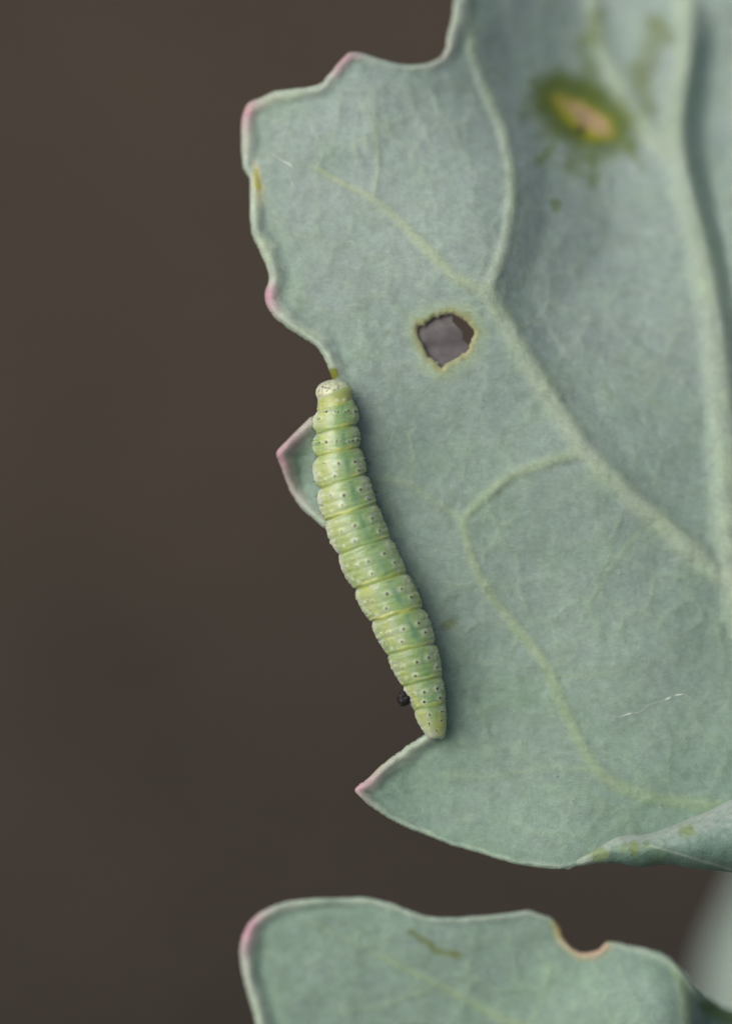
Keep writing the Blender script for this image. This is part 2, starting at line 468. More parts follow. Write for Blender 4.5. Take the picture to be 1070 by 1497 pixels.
def z1(x, y):
    z = base1(x, y)
    sd = x - np.interp(y, BV_Y, BV_X)
    amp = np.interp(y, [-300, 0, 150, 300, 420, 560, 700, 850, 1000], [.6, .9, 1.0, 1.15, 1.1, .8, .55, .35, .2])
    z = z - amp * (17 * smooth(2, 60, sd) + 8 * smooth(40, 160, sd) - 20 * smooth(120, 420, sd))
    sm = x - np.interp(y, MR_Y, MR_X)
    a2 = np.interp(y, [-300, 0, 90, 200, 300, 420, 600, 800], [0, .1, 1.1, 1.15, .75, .45, .25, 0])
    z = z - a2 * (52 * smooth(4, 42, sm) - 105 * smooth(np.interp(y, [0, 200, 270, 500, 700], [75, 75, 34, 24, 22]), np.interp(y, [0, 200, 270, 500, 700], [190, 190, 100, 75, 70]), sm))
    # gentle quilting between the veins, crinkles
    z = z + 5.0 * fbm(x / 120, y / 120, 21, 3) + 1.6 * fbm(x / 34, y / 34, 31, 3)
    # tucked hollow inside the small chewed tongue beside the caterpillar
    z = z - 12 * np.exp(-((x - 440) / 20) ** 2 - ((y - 690) / 45) ** 2)
    return z
VEINS1 = [
    ([(1250, 1300), (1160, 1100), (1092, 900), (1072, 760), (1061, 620), (1046, 470), (1022, 350), (996, 250), (988, 180), (1003, 60), (1004, -100), (1008, -250)], 30, 14, .9),
    ([(996, 245), (960, 205), (920, 150), (882, 70), (868, 0), (850, -120)], 17, 11, .8),
    ([(1230, 950), (1140, 895), (1070, 852), (1002, 795), (934, 735), (854, 655), (792, 560), (744, 480), (714, 425)], 17, 15, .6),
    ([(714, 425), (735, 370), (747, 310), (748, 255), (735, 190), (710, 130), (690, 70), (682, 0), (674, -80)], 10, 8, .75),
    ([(714, 425), (672, 409), (630, 370), (590, 330), (545, 290), (500, 268), (462, 245)], 11, 4.5, .45),
    ([(545, 290), (553, 240), (548, 190), (528, 150)], 5, 3, .55),
    ([(852, 662), (790, 678), (740, 700), (700, 735), (676, 758)], 9, 7, .6),
    ([(676, 758), (630, 730), (600, 708), (560, 700), (535, 704)], 6, 4.5, .4),
    ([(1150, 1195), (1050, 1180), (950, 1165), (890, 1140), (856, 1100), (822, 1030), (795, 970), (752, 915), (712, 862), (688, 812), (676, 758)], 11, 7, .42),
    ([(880, 1128), (800, 1122), (720, 1136), (650, 1132)], 4.5, 3, .35),
    ([(935, 778), (905, 812), (880, 850), (850, 905)], 4, 3, .4),
    ([(600, 708), (606, 665), (590, 620)], 3.5, 2.5, .35),
    ([(815, 985), (860, 990), (905, 978)], 3, 2.5, .35),
]
def blot(x, y, cx, cy, rx, ry, ang, n=0.35, seed=5, f=9.0):
    c, s = math.cos(ang), math.sin(ang)
    u = ((x - cx) * c + (y - cy) * s) / rx; v = (-(x - cx) * s + (y - cy) * c) / ry
    return np.sqrt(u * u + v * v) + n * fbm(x / f, y / f, seed, 3)
def col_common(x, y, dd, ridge, rimw, pink, W):
    c = np.tile(C_LEAF, (len(x), 1))
    # bluer wax above, greener flesh below, with the sky-lit top's extra brightness painted in
    c = mix(c * np.array([.74, .84, .80]), np.array([0.258, 0.342, 0.330]), np.clip(.5 + (760 - y) / 900 + .35 * fbm(x / 170, y / 170, 45, 3), 0, 1))
    c = mix(c, [0.155, 0.255, 0.19], 0.40 * np.clip(rimw, 0, 1) * np.exp(-((dd - 1.7 * W) / (0.8 * W)) ** 2))
    thin = ridge[1]; ridge = ridge[0]
    c = mix(c, c * np.array([1.20, 1.15, .93]), np.clip(thin, 0, 1))
    c = mix(c, C_VEIN, np.clip(ridge, 0, 1) * 0.8 * np.clip(.85 + .3 * vnoise(x / 20, y / 20, 46), 0, 1))
    rim = (1 - smooth(0.75 * W, 1.25 * W, dd + 4 * fbm(x / 11, y / 11, 41, 3))) * np.clip(0.35 + rimw, 0, 1) * np.clip(.8 + .6 * fbm(x / 24, y / 24, 47, 3), .25, 1)
    c = mix(c, C_RIM, rim)
    c = mix(c, C_PINK, np.clip(pink, 0, 1) * (1 - smooth(0.2 * W + 2, W + 5, dd + 5 * fbm(x / 8, y / 8, 43, 3))) * 0.85)
    return c
def col1(x, y, dd, dh, ridge, rimw, pink, W):
    c = col_common(x, y, dd, ridge, rimw, pink, W)
    # bitten hole: yellow-green healed border, then pale ring
    c = mix(c, [0.30, 0.40, 0.28], 0.7 * (1 - smooth(9, 30, dh + 5 * fbm(x / 14, y / 14, 52, 2))))
    c = mix(c, [0.25, 0.275, 0.10], 0.65 * (1 - smooth(4, 13, dh + 5 * fbm(x / 12, y / 12, 51, 2))))
    c = mix(c, [0.38, 0.36, 0.25], 0.6 * (1 - smooth(1.5, 5, dh + 1.5 * fbm(x / 5, y / 5, 53, 2))))
    # deep feeding scar far up the leaf
    green = np.array([0.085, 0.125, 0.010]); yel = np.array([0.30, 0.31, 0.015]); tan = np.array([0.40, 0.30, 0.17])
    b = blot(x, y, 851, 170, 82, 52, .62, .42, 61, 34)
    c = mix(c, green, 0.9 * (1 - smooth(.7, 1.3, b)))
    for (ax, ay, bx, by, w_) in [(862, 120, 862, 58, 12), (862, 60, 872, 20, 9), (812, 205, 792, 232, 8), (846, 205, 836, 248, 11), (864, 232, 868, 262, 7), (920, 215, 938, 245, 8), (814, 296, 808, 318, 3)]:
        sd_, _, _, _, _ = seg_dist(x, y, np.array([(ax, ay), (bx, by)], float), closed=False)
        c = mix(c, green * 1.25, 0.6 * (1 - smooth(-.3 * w_, 2.2 * w_, sd_ + 15 * fbm(x / 16, y / 16, 62, 2))))
    b = blot(x, y, 853, 171, 54, 27, .60, .3, 63, 28)
    c = mix(c, yel, 1 - smooth(.45, 1.15, b))
    b = blot(x, y, 856, 170, 44, 15, .66, .35, 64, 22)
    c = mix(c, tan, 1 - smooth(.5, 1.15, b))
    b = blot(x, y, 848, 190, 8, 6, .6, .2, 65, 8)
    c = mix(c, [0.05, 0.05, 0.03], 1 - smooth(.7, 1.1, b))
    for (ax, ay, bx, by, w_) in [(960, 40, 940, 110, 16), (925, 100, 950, 160, 12), (955, 30, 975, 55, 12)]:
        sd_, _, _, _, _ = seg_dist(x, y, np.array([(ax, ay), (bx, by)], float), closed=False)
        c = mix(c, [0.13, 0.17, 0.07], 0.55 * (1 - smooth(.4 * w_, 1.6 * w_, sd_ + 5 * fbm(x / 18, y / 18, 66, 2))))
    # yellow scrape on the left margin, yellow chew mark above the head, brown rub beside the body
    b = blot(x, y, 377, 268, 5, 22, -.15, .5, 67, 8)
    c = mix(c, [0.48, 0.50, 0.36], 0.8 * (1 - smooth(1.0, 2.2, b)))
    c = mix(c, [0.40, 0.40, 0.10], 0.9 * (1 - smooth(.4, 1.2, b)))
    b = blot(x, y, 487, 547, 8, 9, 0, .3, 68, 6)
    c = mix(c, [0.17, 0.19, 0.012], 0.95 * (1 - smooth(.7, 1.2, b)))
    b = blot(x, y, 466, 610, 10, 12, .5, .3, 69, 6)
    c = mix(c, [0.28, 0.32, 0.08], 0.7 * (1 - smooth(.6, 1.3, b)))
    b = blot(x, y, 657, 912, 13, 7, -.6, .5, 70, 7)
    c = mix(c, [0.17, 0.20, 0.085], 0.7 * (1 - smooth(.5, 1.3, b)))
    return c
leaf1 = build_leaf(OUT1, [HOLE1], z1, VEINS1, col1, 3.0, 11.0,
                   'large pale leaf with a bitten hole, its underside facing out, carrying the caterpillar', plant)

# thin dried skin left behind in the bitten hole
mg = np.linspace(-1, 1, 25)
MU, MV = np.meshgrid(mg, mg, indexing='ij')
rad = np.sqrt(MU ** 2 + MV ** 2); ok = rad <= 1.01
mx_ = 650 + 44 * MU; my_ = 498 + 44 * MV
ok &= ~(((mx_ - 672) * .8 + (my_ - 478) * -.45 > 3 * np.sin(my_ / 4)) & (my_ < 504))
mz = z1(mx_, my_) - 7 - 4 * vnoise(mx_ / 16, my_ / 16, 81) - 4 * np.abs(((mx_ - 640) * .3 + (my_ - 480)) / 20)
mz = np.maximum(mz, z1(mx_, my_) - 14)
idx = np.arange(625).reshape(25, 25)
q = np.stack([idx[:-1, :-1], idx[:-1, 1:], idx[1:, 1:], idx[1:, :-1]], -1).reshape(-1, 4)
q = q[ok.ravel()[q].all(1)]
Vm = at(mx_.ravel(), my_.ravel(), mz.ravel()); Vm2 = at(mx_.ravel(), my_.ravel(), mz.ravel() - 1.5)
M_DRY = plain('dried_leaf_skin', (0.12, 0.118, 0.124), 0.7, 0.2, 900.0, 0.2, 0.00005)
v_, f_ = compact(np.r_[Vm, Vm2], np.r_[q, q[:, ::-1] + 625])
mesh('dried_skin', v_, f_, M_DRY, leaf1, label='thin grey dried skin left in the bitten hole')

# rolled lower margin: the leaf folds over towards the viewer and shows its upper side
RU_ = np.linspace(0, 1, 150); RV_ = np.linspace(0, 1, 60)
A, B = np.meshgrid(RU_, RV_, indexing='ij')
lx = 826 + 420 * A
lowy = np.interp(lx, [826, 845, 870, 900, 930, 945, 962, 985, 1010, 1040, 1070, 1150, 1246], [1268, 1266, 1263, 1262, 1267, 1268, 1264, 1264, 1271, 1274, 1276, 1288, 1300])
upy = np.interp(lx, [826, 845, 860, 880, 905, 925, 945, 965, 990, 1030, 1070, 1150, 1246], [1266, 1256, 1247, 1234, 1222, 1219, 1219, 1213, 1203, 1187, 1168, 1130, 1080])
def ks(a, n=9):
    k = np.hanning(n + 2)[1:-1]; k /= k.sum()
    p = np.pad(a, ((n // 2, n // 2), (0, 0)), mode='edge')
    return np.stack([np.convolve(p[:, j], k, 'valid') for j in range(a.shape[1])], 1)
lowy = ks(lowy); upy = ks(upy)
hgt = lowy - upy
th = B * math.pi * 1.12
fade = smooth(826, 870, lx)
bul = np.interp(lx, [826, 850, 880, 920, 1000, 1246], [0, 7, 24, 44, 64, 90])
ry = lowy - hgt * (1 - np.cos(np.minimum(th, math.pi))) / 2 + np.where(th > math.pi, (th - math.pi) * 18, 0) * fade
rz = z1(lx, np.minimum(lowy, 1258)) - 9 + 5 * fade + bul * np.sin(np.minimum(th, math.pi * 1.12)) * (1 + 0.1 * fbm(lx / 40, B * 3, 91, 2)) + 4 * np.sin(th / 2)
ry = ry + fade * 2.0 * fbm(lx / 30, B * 2 + 9, 92, 3); rz = rz + fade * 2.5 * fbm(lx / 28, B * 3, 93, 3)
Vr = at(lx.ravel(), ry.ravel(), rz.ravel())
idx = np.arange(150 * 60).reshape(150, 60)
q = np.stack([idx[:-1, :-1], idx[1:, :-1], idx[1:, 1:], idx[:-1, 1:]], -1).reshape(-1, 4)[:, ::-1]
Nr = vert_normals(Vr, q)
if (Nr @ RB).mean() < 0: q = q[:, ::-1]; Nr = -Nr
Vr2 = Vr - Nr * 7 * S
n0 = len(Vr)
bd = np.r_[idx[:, 0], idx[-1, 1:], idx[::-1, -1][1:], idx[0, ::-1][1:-1]]
bw = np.stack([bd, np.roll(bd, -1), np.roll(bd, -1) + n0, bd + n0], -1)
rx_, ryy = lx.ravel(), ry.ravel()
cr = np.tile(np.array([0.14, 0.24, 0.205]), (n0, 1))
cr = mix(cr, [0.36, 0.44, 0.415], .95 * smooth(.34, .8, B.ravel() + .12 * fbm(rx_ / 7, ryy / 5, 96, 3)))  # paler band paints in the light caught by the roll's upper bend
cr = mix(cr, [0.30, 0.38, 0.33], smooth(900, 850, rx_) if False else 1 - smooth(840, 900, rx_))
for (gx, gy, gr, gc) in [(926, 1240, 13, [0.17, 0.24, 0.07]), (919, 1239, 2.5, [0.34, 0.22, 0.14]), (872, 1248, 13, [0.19, 0.27, 0.10]), (1005, 1216, 10, [0.19, 0.26, 0.10]), (960, 1250, 16, [0.14, 0.25, 0.16])]:
    b = blot(rx_, ryy, gx, gy, gr * 1.4, gr, 0, .9, 95, 9)
    cr = mix(cr, gc, .7 * (1 - smooth(.2, 1.3, b)))
sd_, _, _, _, _ = seg_dist(rx_, ryy, np.array([(950, 1236), (1010, 1254), (1080, 1275)], float), closed=False)
cr = mix(cr, [0.36, 0.44, 0.38], .7 * (1 - smooth(.6, 2.4, sd_)))
mesh('rolled_edge', np.r_[Vr, Vr2], np.r_[q, q[:, ::-1] + n0, bw], M_UPPER, leaf1, col=np.r_[cr, cr], nor=None,
     label='rolled lower leaf margin showing the darker upper side')

# --- second leaf below
OUT2 = [(378, 1520, .9, 0), (370, 1480, .95, 0), (360, 1445, .95, .05), (352, 1412, .95, .15), (351, 1388, .95, .5), (355, 1366, .9, 1), (365, 1348, .75, 1), (384, 1332, .6, .35), (410, 1320, .5, .1), (450, 1314, .4, .02), (500, 1312, .35, 0),
        (540, 1313, .3, 0), (570, 1319, .3, 0), (600, 1331, .25, 0), (625, 1339, .2, 0), (660, 1341, .2, 0), (710, 1338, .2, 0), (745, 1334, .2, 0), (770, 1330, .2, .1), (790, 1336, .2, 0), (808, 1343, .15, 0), (818, 1355, .15, 0), (824, 1371, .2, 0),
        (836, 1385, .25, .1), (850, 1392, .3, .3), (868, 1391, .3, .3), (880, 1382, .25, .1), (890, 1376, .2, 0), (920, 1381, .3, 0), (950, 1387, .35, 0), (975, 1397, .35, 0), (995, 1414, .3, 0), (1015, 1440, .25, 0), (1040, 1461, .25, 0),
        (1075, 1478, .2, 0), (1180, 1500, .3, 0), (1300, 1560, .3, 0), (1320, 1680, .4, 0), (1200, 1800, .4, 0), (1000, 1880, .4, 0), (700, 1880, .4, 0), (480, 1760, .5, 0), (400, 1620, .7, 0)]
base2 = tps([(355, 1380, -110), (400, 1400, -120), (380, 1520, -120), (500, 1320, -100), (650, 1345, -85), (800, 1345, -85), (855, 1400, -85), (900, 1385, -85), (960, 1400, -75), (600, 1450, -110), (800, 1480, -95), (1000, 1440, -66), (1000, 1520, -55),
             (1060, 1490, -150), (1100, 1520, -190), (700, 1700, -150), (1000, 1800, -180), (1300, 1600, -260), (450, 1700, -190)])
def z2(x, y):
    return base2(x, y) + 5 * fbm(x / 110 + 3, y / 110, 121, 3) + 1.5 * fbm(x / 34, y / 34, 131, 3) - 22 * smooth(1012, 1050, x + (y - 1450) * .1)
VEINS2 = [([(1280, 1620), (1150, 1600), (950, 1560), (760, 1500), (640, 1440), (560, 1400)], 14, 4, .4),
          ([(1003, 1580), (1003, 1500), (999, 1450), (985, 1415)], 12, 7, .6),
          ([(770, 1503), (800, 1440), (790, 1390)], 4.5, 3, .35),
          ([(560, 1400), (500, 1370), (450, 1345)], 4, 3, .4),
          ([(640, 1440), (560, 1470), (480, 1480)], 4.5, 3, .35)]
def col2(x, y, dd, dh, ridge, rimw, pink, W):
    c = col_common(x, y, dd, ridge, rimw, pink, W)
    c = c * np.array([1.04, 1.03, 1.06])
    sd_, _, _, _, _ = seg_dist(x, y, np.array([(600, 1362), (628, 1380), (636, 1390), (670, 1396)], float), closed=False)
    c = mix(c, [0.13, 0.17, 0.06], .75 * (1 - smooth(2, 8, sd_ + 2.5 * fbm(x / 9, y / 9, 71, 2))))
    sd_, _, _, _, _ = seg_dist(x, y, np.array([(814, 1350), (822, 1372), (838, 1387), (850, 1394), (868, 1393), (884, 1382)], float), closed=False)
    c = mix(c, [0.33, 0.33, 0.17], .7 * (1 - smooth(3, 17, sd_ + 2 * fbm(x / 9, y / 9, 72, 2))))
    c = mix(c, [0.28, 0.21, 0.07], .7 * (1 - smooth(2, 8, sd_ + 2 * fbm(x / 9, y / 9, 73, 2) + np.maximum(0, (y - 1368) * .6))))
    c = mix(c, [0.48, 0.36, 0.30], .8 * (1 - smooth(2, 8, sd_ + np.maximum(0, (1378 - y) * .6))))
    c = mix(c, [0.17, 0.28, 0.235], .7 * smooth(1014, 1046, x))
    sd_, _, _, _, _ = seg_dist(x, y, np.array([(1030, 1470), (1070, 1492), (1120, 1520)], float), closed=False)
    c = mix(c, [0.10, 0.17, 0.03], .7 * (1 - smooth(3, 14, sd_ + 3 * fbm(x / 12, y / 12, 74, 2))))
    return c
leaf2 = build_leaf(OUT2, [], z2, VEINS2, col2, 3.5, 12.0, 'smaller lower leaf with a pink corner and a tan bite in its top edge', plant)

# --- stem and leaf stalks
M_STEM = plain('waxy_stem', (0.32, 0.43, 0.39), 0.6, 0.3, 160.0, 0.1, 0.0004)
sz = np.linspace(-0.012, stem_top[2] + 0.03, 60)
wob = 0.002 * np.sin(sz * 40)
Ps = np.c_[stem_low[0] + wob + 2 * np.maximum(sz - .15, 0) ** 2, stem_low[1] + 0 * sz, sz]
Vs, Fs = tube(Ps, 0.0085 + 0.0016 * np.exp(-sz / 0.03) + 0.0004 * np.sin(sz * 300), 28)
mesh('stem', Vs, Fs, M_STEM, plant)
def stalk(p0, p1, r0, r1, sag):
    t = np.linspace(0, 1, 24)[:, None]
    P = p0 * (1 - t) + p1 * t + np.array([0, 0, -sag]) * 4 * t * (1 - t)
    V, Fq = tube(P, np.linspace(r0, r1, 24), 16)
    return mesh('leaf_stalk', V, Fq, M_STEM, plant)
stalk(at(1240, 1262, z1(np.array(1240.), np.array(1255.)) - 30), Ps[50], 0.0018, 0.0035, 0.004)
stalk(at(1270, 1622, z2(np.array(1270.), np.array(1622.)) - 20), Ps[30], 0.0018, 0.0035, 0.004)

# ------------------------------------------------------------------ the caterpillar (one continuous body)
CL = np.array([(487, 555, 3), (487, 557, 12), (487, 561, 20.5), (487.5, 567, 25.5), (488, 574, 27), (490, 583, 26), (491.5, 592, 27.5), (492, 602, 31.5), (492, 614, 33.5), (492.3, 626, 33.8), (492.7, 640, 34.5), (494, 660, 36),
               (496, 680, 38), (500.5, 703, 39.5), (506, 726, 40.5), (513, 750, 41.5), (522.5, 776, 41.5), (535, 805, 42), (549, 835, 42), (563, 863, 42), (577, 891, 41.5), (590, 919, 40), (600.5, 946, 38), (609.5, 971, 35),
               (617.5, 996, 31), (624.5, 1020, 27), (630, 1043, 23), (634.5, 1061, 18.5), (636.5, 1070, 15.5), (638, 1076, 12.5), (638.5, 1079, 8), (638.7, 1080, 3)], float)
NS, NT = 760, 300
C = catmull(CL, 1.0, closed=False)
ln = np.r_[0, np.cumsum(np.hypot(*np.diff(C[:, :2], axis=0).T))]
sv = np.linspace(0, ln[-1], NS)
def sm1(a, n):
    k = np.hanning(n + 2)[1:-1]; k /= k.sum(); return np.convolve(np.pad(a, n // 2, mode='edge'), k, 'valid')
cxs = sm1(np.interp(sv, ln, C[:, 0]), 41); cys = np.interp(sv, ln, C[:, 1]); hws = np.interp(sv, ln, C[:, 2])
hws[30:-30] = sm1(hws, 15)[30:-30]
tx = np.gradient(cxs); ty = np.gradient(cys); tl = np.hypot(tx, ty); tx /= tl; ty /= tl
tx, ty = sm1(tx, 61), sm1(ty, 61); tl = np.hypot(tx, ty); tx /= tl; ty /= tl
SEG = [556, 571, 593, 628, 661, 704, 749, 799, 850, 899, 949, 997, 1034, 1080]
th = np.linspace(-np.pi, np.pi, NT, endpoint=False)
TH = np.repeat(th[None], NS, 0)
tilt = np.interp(cys, [556, 600, 660, 720, 800, 900, 1000, 1078], [.34, .22, .12, .08, -.10, -.15, -.05, 0])
CY = np.clip(cys[:, None] + (tilt * hws)[:, None] * np.sin(TH), SEG[0], SEG[-1] - .01)
SEGA = np.array(SEG, float)
SI = np.clip(np.searchsorted(SEGA, CY.ravel(), 'right').reshape(CY.shape) - 1, 0, len(SEG) - 2)
SL = SEGA[SI + 1] - SEGA[SI]
UU = (CY - SEGA[SI]) / SL
ROLL = math.radians(17)
PH = (TH - ROLL + np.pi) % (2 * np.pi) - np.pi
ph = np.degrees(PH)
side = np.abs(np.sin(TH)) ** 2
# distance to the nearest fold, in pixels
fold = np.minimum(UU, 1 - UU) * SL
first = (SI == 0) & (UU < .5); last = (SI == len(SEG) - 2) & (UU > .5)
fold = np.where(first | last, 50, fold)
wob = 1.5 * vnoise(PH * 2.2 + 10, SI * 3.1 + UU * 0, 201)
f2 = np.abs(fold + wob * 0.4)
amp = np.interp(cys, [556, 580, 610, 700, 1000, 1078], [.35, .45, 1.3, 1.0, .9, .7])[:, None] * (1 + .5 * vnoise(PH * .8 + 3, np.round(SI + UU) * 2.7, 235))
bulge = 1 - amp * (0.018 + 0.06 * side) * np.exp(-(f2 / 6.0) ** 2) - amp * (0.008 + 0.04 * side) * np.exp(-(f2 / 2.2) ** 1.6)
# secondary annulets
for uc, a_ in ((.30, .010), (.52, .020), (.70, .014), (.85, .012)):
    du = (UU - uc - 0.012 * vnoise(PH * 2 + 5, SI * 1.7, 203)) * SL
    bulge -= np.where((SI > 2) & (SI < 13), a_ * (0.35 + 0.9 * side) * np.exp(-(du / 2.3) ** 2), 0)
    bulge -= np.where((SI == 2) | (SI == 3), 0.6 * a_ * (0.35 + 0.9 * side) * np.exp(-(du / 2.0) ** 2), 0)
# raised pale thread in front of each fold
ridge = np.exp(-(((1 - UU) * SL - 4.2 + wob) / 1.5) ** 2) * (SI > 1) * (SI < 12) * (np.abs(ph) < 95)
bulge += 0.013 * ridge
# lateral fold with lumps, prolegs under the belly
bulge += 0.05 * np.exp(-((np.abs(ph) - 100) / 16) ** 2) * (0.6 + 0.4 * np.cos((UU - .45) * 2 * np.pi)) * (SI > 1)
for s_ in (3, 4, 5, 6, 7, 8):
    pass
gx, gy = PH * 40, np.repeat(sv[:, None], NT, 1)
skin = fbm(gx / 7.0, gy / 5.0, 205, 3); fine = vnoise(gx / 2.3, gy / 2.3, 209)
wr = fbm(gx / 34 + 7, gy / 4.2, 207, 3)
bulge += 0.022 * wr * (.25 + np.exp(-(fold / 9) ** 2)) * (SI > 0)
bulge += 0.011 * skin + (0.006 + 0.022 * side) * np.clip(fine - .25, 0, 1)
# pinacula: (segment, u, phi, halo px, dot px)
spots = []
r_ = np.random.default_rng(5)
for s_ in range(4, 12):
    k = 1.0 if s_ < 10 else .8
    for sg in (-1, 1):
        spots += [(s_, .40, sg * 18, 8.2, 2.1), (s_, .74, sg * 29, 7.2, 1.9), (s_, .36, sg * 52, 6, 1.0 if r_.random() < .6 else .5), (s_, .30, sg * 72, 4, 0), (s_, .60, sg * 76, 4.5, .8 if r_.random() < .4 else 0), (s_, .80, sg * 60, 5.5, 0)]
for s_ in (2, 3):
    for sg in (-1, 1):
        spots += [(s_, .26 if s_ == 2 else .56, sg * 9, 4.0, 1.3), (s_, .23 if s_ == 2 else .53, sg * 19, 4.5, 1.6), (s_, .26 if s_ == 2 else .55, sg * 41, 6.5, 2.0), (s_, .55, sg * 66, 5, 1.2)]
spots += [(12, .18, -24, 5, 1.3), (12, .18, 24, 5, 1.3), (12, .5, -34, 4, 1.2), (12, .5, 20, 4, 1.1), (12, .75, -10, 4, 1.0), (1, .72, -9, 5, 0), (1, .72, 14, 5, 0)]
for s_ in range(2, 12):
    for sg in (-1, 1):
        for uc in (.12, .34, .56, .8):
            spots.append((s_, uc, sg * r_.uniform(86, 104), r_.uniform(2.5, 4), 0))
hair = []
R0 = hws[:, None] * bulge
halo = np.zeros_like(TH); dot = np.zeros_like(TH); bump = np.zeros_like(TH)
circ = hws[:, None]
for (s_, uc, pc, rh, rd) in spots:
    uc += r_.uniform(-.035, .035); pc += r_.uniform(-4, 4); rh *= r_.uniform(.8, 1.15); rd *= r_.uniform(.7, 1.1)
    yc = SEG[s_] + uc * (SEG[s_ + 1] - SEG[s_])
    i = int(np.argmin(np.abs(cys - yc)))
    dp = np.radians((ph - pc + 180) % 360 - 180) * circ
    ds = (sv - sv[i])[:, None]
    rr = np.sqrt((dp * .85) ** 2 + (ds * 1.1) ** 2) + .8 * skin
    halo = np.maximum(halo, 1 - smooth(.35 * rh, 1.05 * rh, rr))
    if rd: dot = np.maximum(dot, 1 - smooth(.6 * rd, 1.25 * rd + .3, np.sqrt(dp ** 2 + ds ** 2)))
    bump = np.maximum(bump, (1 - smooth(0, rh, rr)))
    hair.append((i, math.radians(pc) + ROLL, rd))
bulge = bulge + 0.026 * bump
# head capsule marks
hm = np.zeros_like(TH)
for k in range(34):
    pc = r_.uniform(-95, 95); yc = 556.5 + 15 * r_.uniform(0.18, 1) ** .7
    i = int(np.argmin(np.abs(cys - yc)))
    dp = np.radians((ph - pc + 180) % 360 - 180) * np.maximum(hws[:, None], 8) * .8; ds = (sv - sv[i])[:, None]
    a_ = r_.uniform(0, 3.1); ca, sa = math.cos(a_), math.sin(a_)
    rr = np.sqrt(((dp * ca + ds * sa) / r_.uniform(1.0, 2.0)) ** 2 + ((-dp * sa + ds * ca) / r_.uniform(.7, 1.2)) ** 2)
    hm = np.maximum(hm, (1 - smooth(.7, 1.5, rr)) * r_.uniform(.5, 1))
# colour of the skin
pale = np.array([0.405, 0.51, 0.345]); green = np.array([0.215, 0.37, 0.125]); yell = np.array([0.42, 0.47, 0.04]); stripe = np.array([0.095, 0.255, 0.135])
white = np.array([0.64, 0.70, 0.58])
c = np.tile(pale, TH.shape + (1,))
ab = np.abs(ph)
c = mix(c, green, .65 * np.exp(-((ab - 14) / 15) ** 2))
c = mix(c, yell, .5 * smooth(28, 55, ab) * (1 - smooth(64, 84, ab)) * np.clip(.7 + .7 * fbm(gx / 22, gy / 18, 239, 2), .2, 1))
c = mix(c, white, .45 * smooth(72, 88, ab) * (1 - .8 * smooth(105, 120, ab)))  # sky sheen along the flanks, painted as a whitish band
c = mix(c, green, .55 * np.clip(.2 + 1.2 * fbm(gx / 26, gy / 22, 221, 3), 0, 1))
st = np.exp(-((ph + 1.5 * vnoise(gy / 17, gy * 0, 223)) / (5.5 + 2.5 * vnoise(gy / 11, gy * 0 + 4, 224))) ** 2)
c = mix(c, stripe, st * np.clip(.62 + .5 * fbm(gy / 11, gx / 16, 225, 3), .08, .85) * (.45 + .55 * np.sin(np.pi * np.clip(UU, 0, 1))) * (SI > 0) * np.where(SI >= 11, .5, 1))
c = mix(c, green * .95, .5 * np.exp(-((1 - UU) * SL / 10) ** 2) * (SI > 0))
c = mix(c, yell * 1.0, .6 * np.clip(.55 + .7 * vnoise(PH * 1.6 + 2, np.round(SI + UU) * 3.3, 241) + .25 * np.sin(TH), .12, 1) * np.exp(-(np.where(UU > .5, (1 - UU) * SL / 5.5, UU * SL / 2.0)) ** 2) * (SI > 0) * (SI < 12) * np.clip(.75 + .8 * fbm(gx / 16, SI * 5.1, 233, 2), .2, 1))  # fold yellow, strengthened on the right to paint in the side light
c = mix(c, [0.66, 0.68, 0.27], .7 * ridge * np.clip(.35 + vnoise(PH * 1.9 + 6, SI * 2.9, 243) + fbm(gx / 12, gy / 50, 227, 2), 0, 1))
c = mix(c, stripe * .9, .12 * np.exp(-(np.minimum(UU, 1 - UU) * SL / 1.2) ** 2) * (SI > 0))
c = mix(c, [0.135, 0.26, 0.10], .75 * np.exp(-((UU * SL - 4) / 1.6) ** 2) * np.exp(-((ph - 3) / 15) ** 2) * (SI > 1) * np.clip(.6 + 1.2 * fbm(gx / 9, SI * 7.3, 229, 2), 0, 1))
c = mix(c, stripe * 1.05, .6 * np.exp(-((ph - 2) / 11) ** 2) * np.exp(-((UU - .62) / .18) ** 2) * (SI > 4) * (SI < 12) * np.clip(.6 + fbm(gx / 9, gy / 9, 230, 2), 0, 1))
c = mix(c, green * .8, .45 * np.clip(wr, 0, 1))
c = mix(c, white * .95, .4 * np.clip(-wr - .1, 0, 1) * smooth(20, 60, ab))
c = mix(c, [0.40, 0.46, 0.16], .75 * (SI == 1) * smooth(.05, .3, UU))
c = mix(c, [0.22, 0.38, 0.20], .6 * smooth(.45, .1, np.abs(UU - .45)) * (SI == 11) * (ab < 55) if False else .6 * (1 - smooth(.1, .45, np.abs(UU - .5))) * (SI == 11) * (1 - smooth(35, 60, ab)))
c = mix(c, [0.46, 0.52, 0.17], .55 * smooth(1036, 1062, CY) * smooth(-70, 10, ph))  # side light painted on the tail: yellower right here, whiter left below
c = mix(c, white * .95, .5 * smooth(1040, 1066, CY) * (1 - smooth(-70, 0, ph)) + .45 * smooth(1064, 1078, CY))
c = mix(c, mix(c, white, .7), .72 * halo * np.clip(.75 + .8 * fbm(gx / 8, gy / 8, 237, 2), .3, 1))
c = mix(c, white, .55 * np.clip(fine - .2, 0, 1) * side)
c = mix(c, mix(np.tile(np.array([0.56, 0.60, 0.47]), TH.shape + (1,)), [0.30, 0.36, 0.22], np.clip(1.6 * fbm(gx / 5, gy / 4, 245, 2), 0, .8) + .6 * np.exp(-(ph / 5) ** 2)), .92 * (SI == 0) + .6 * (SI == 1) * (1 - smooth(0, .2, UU)))
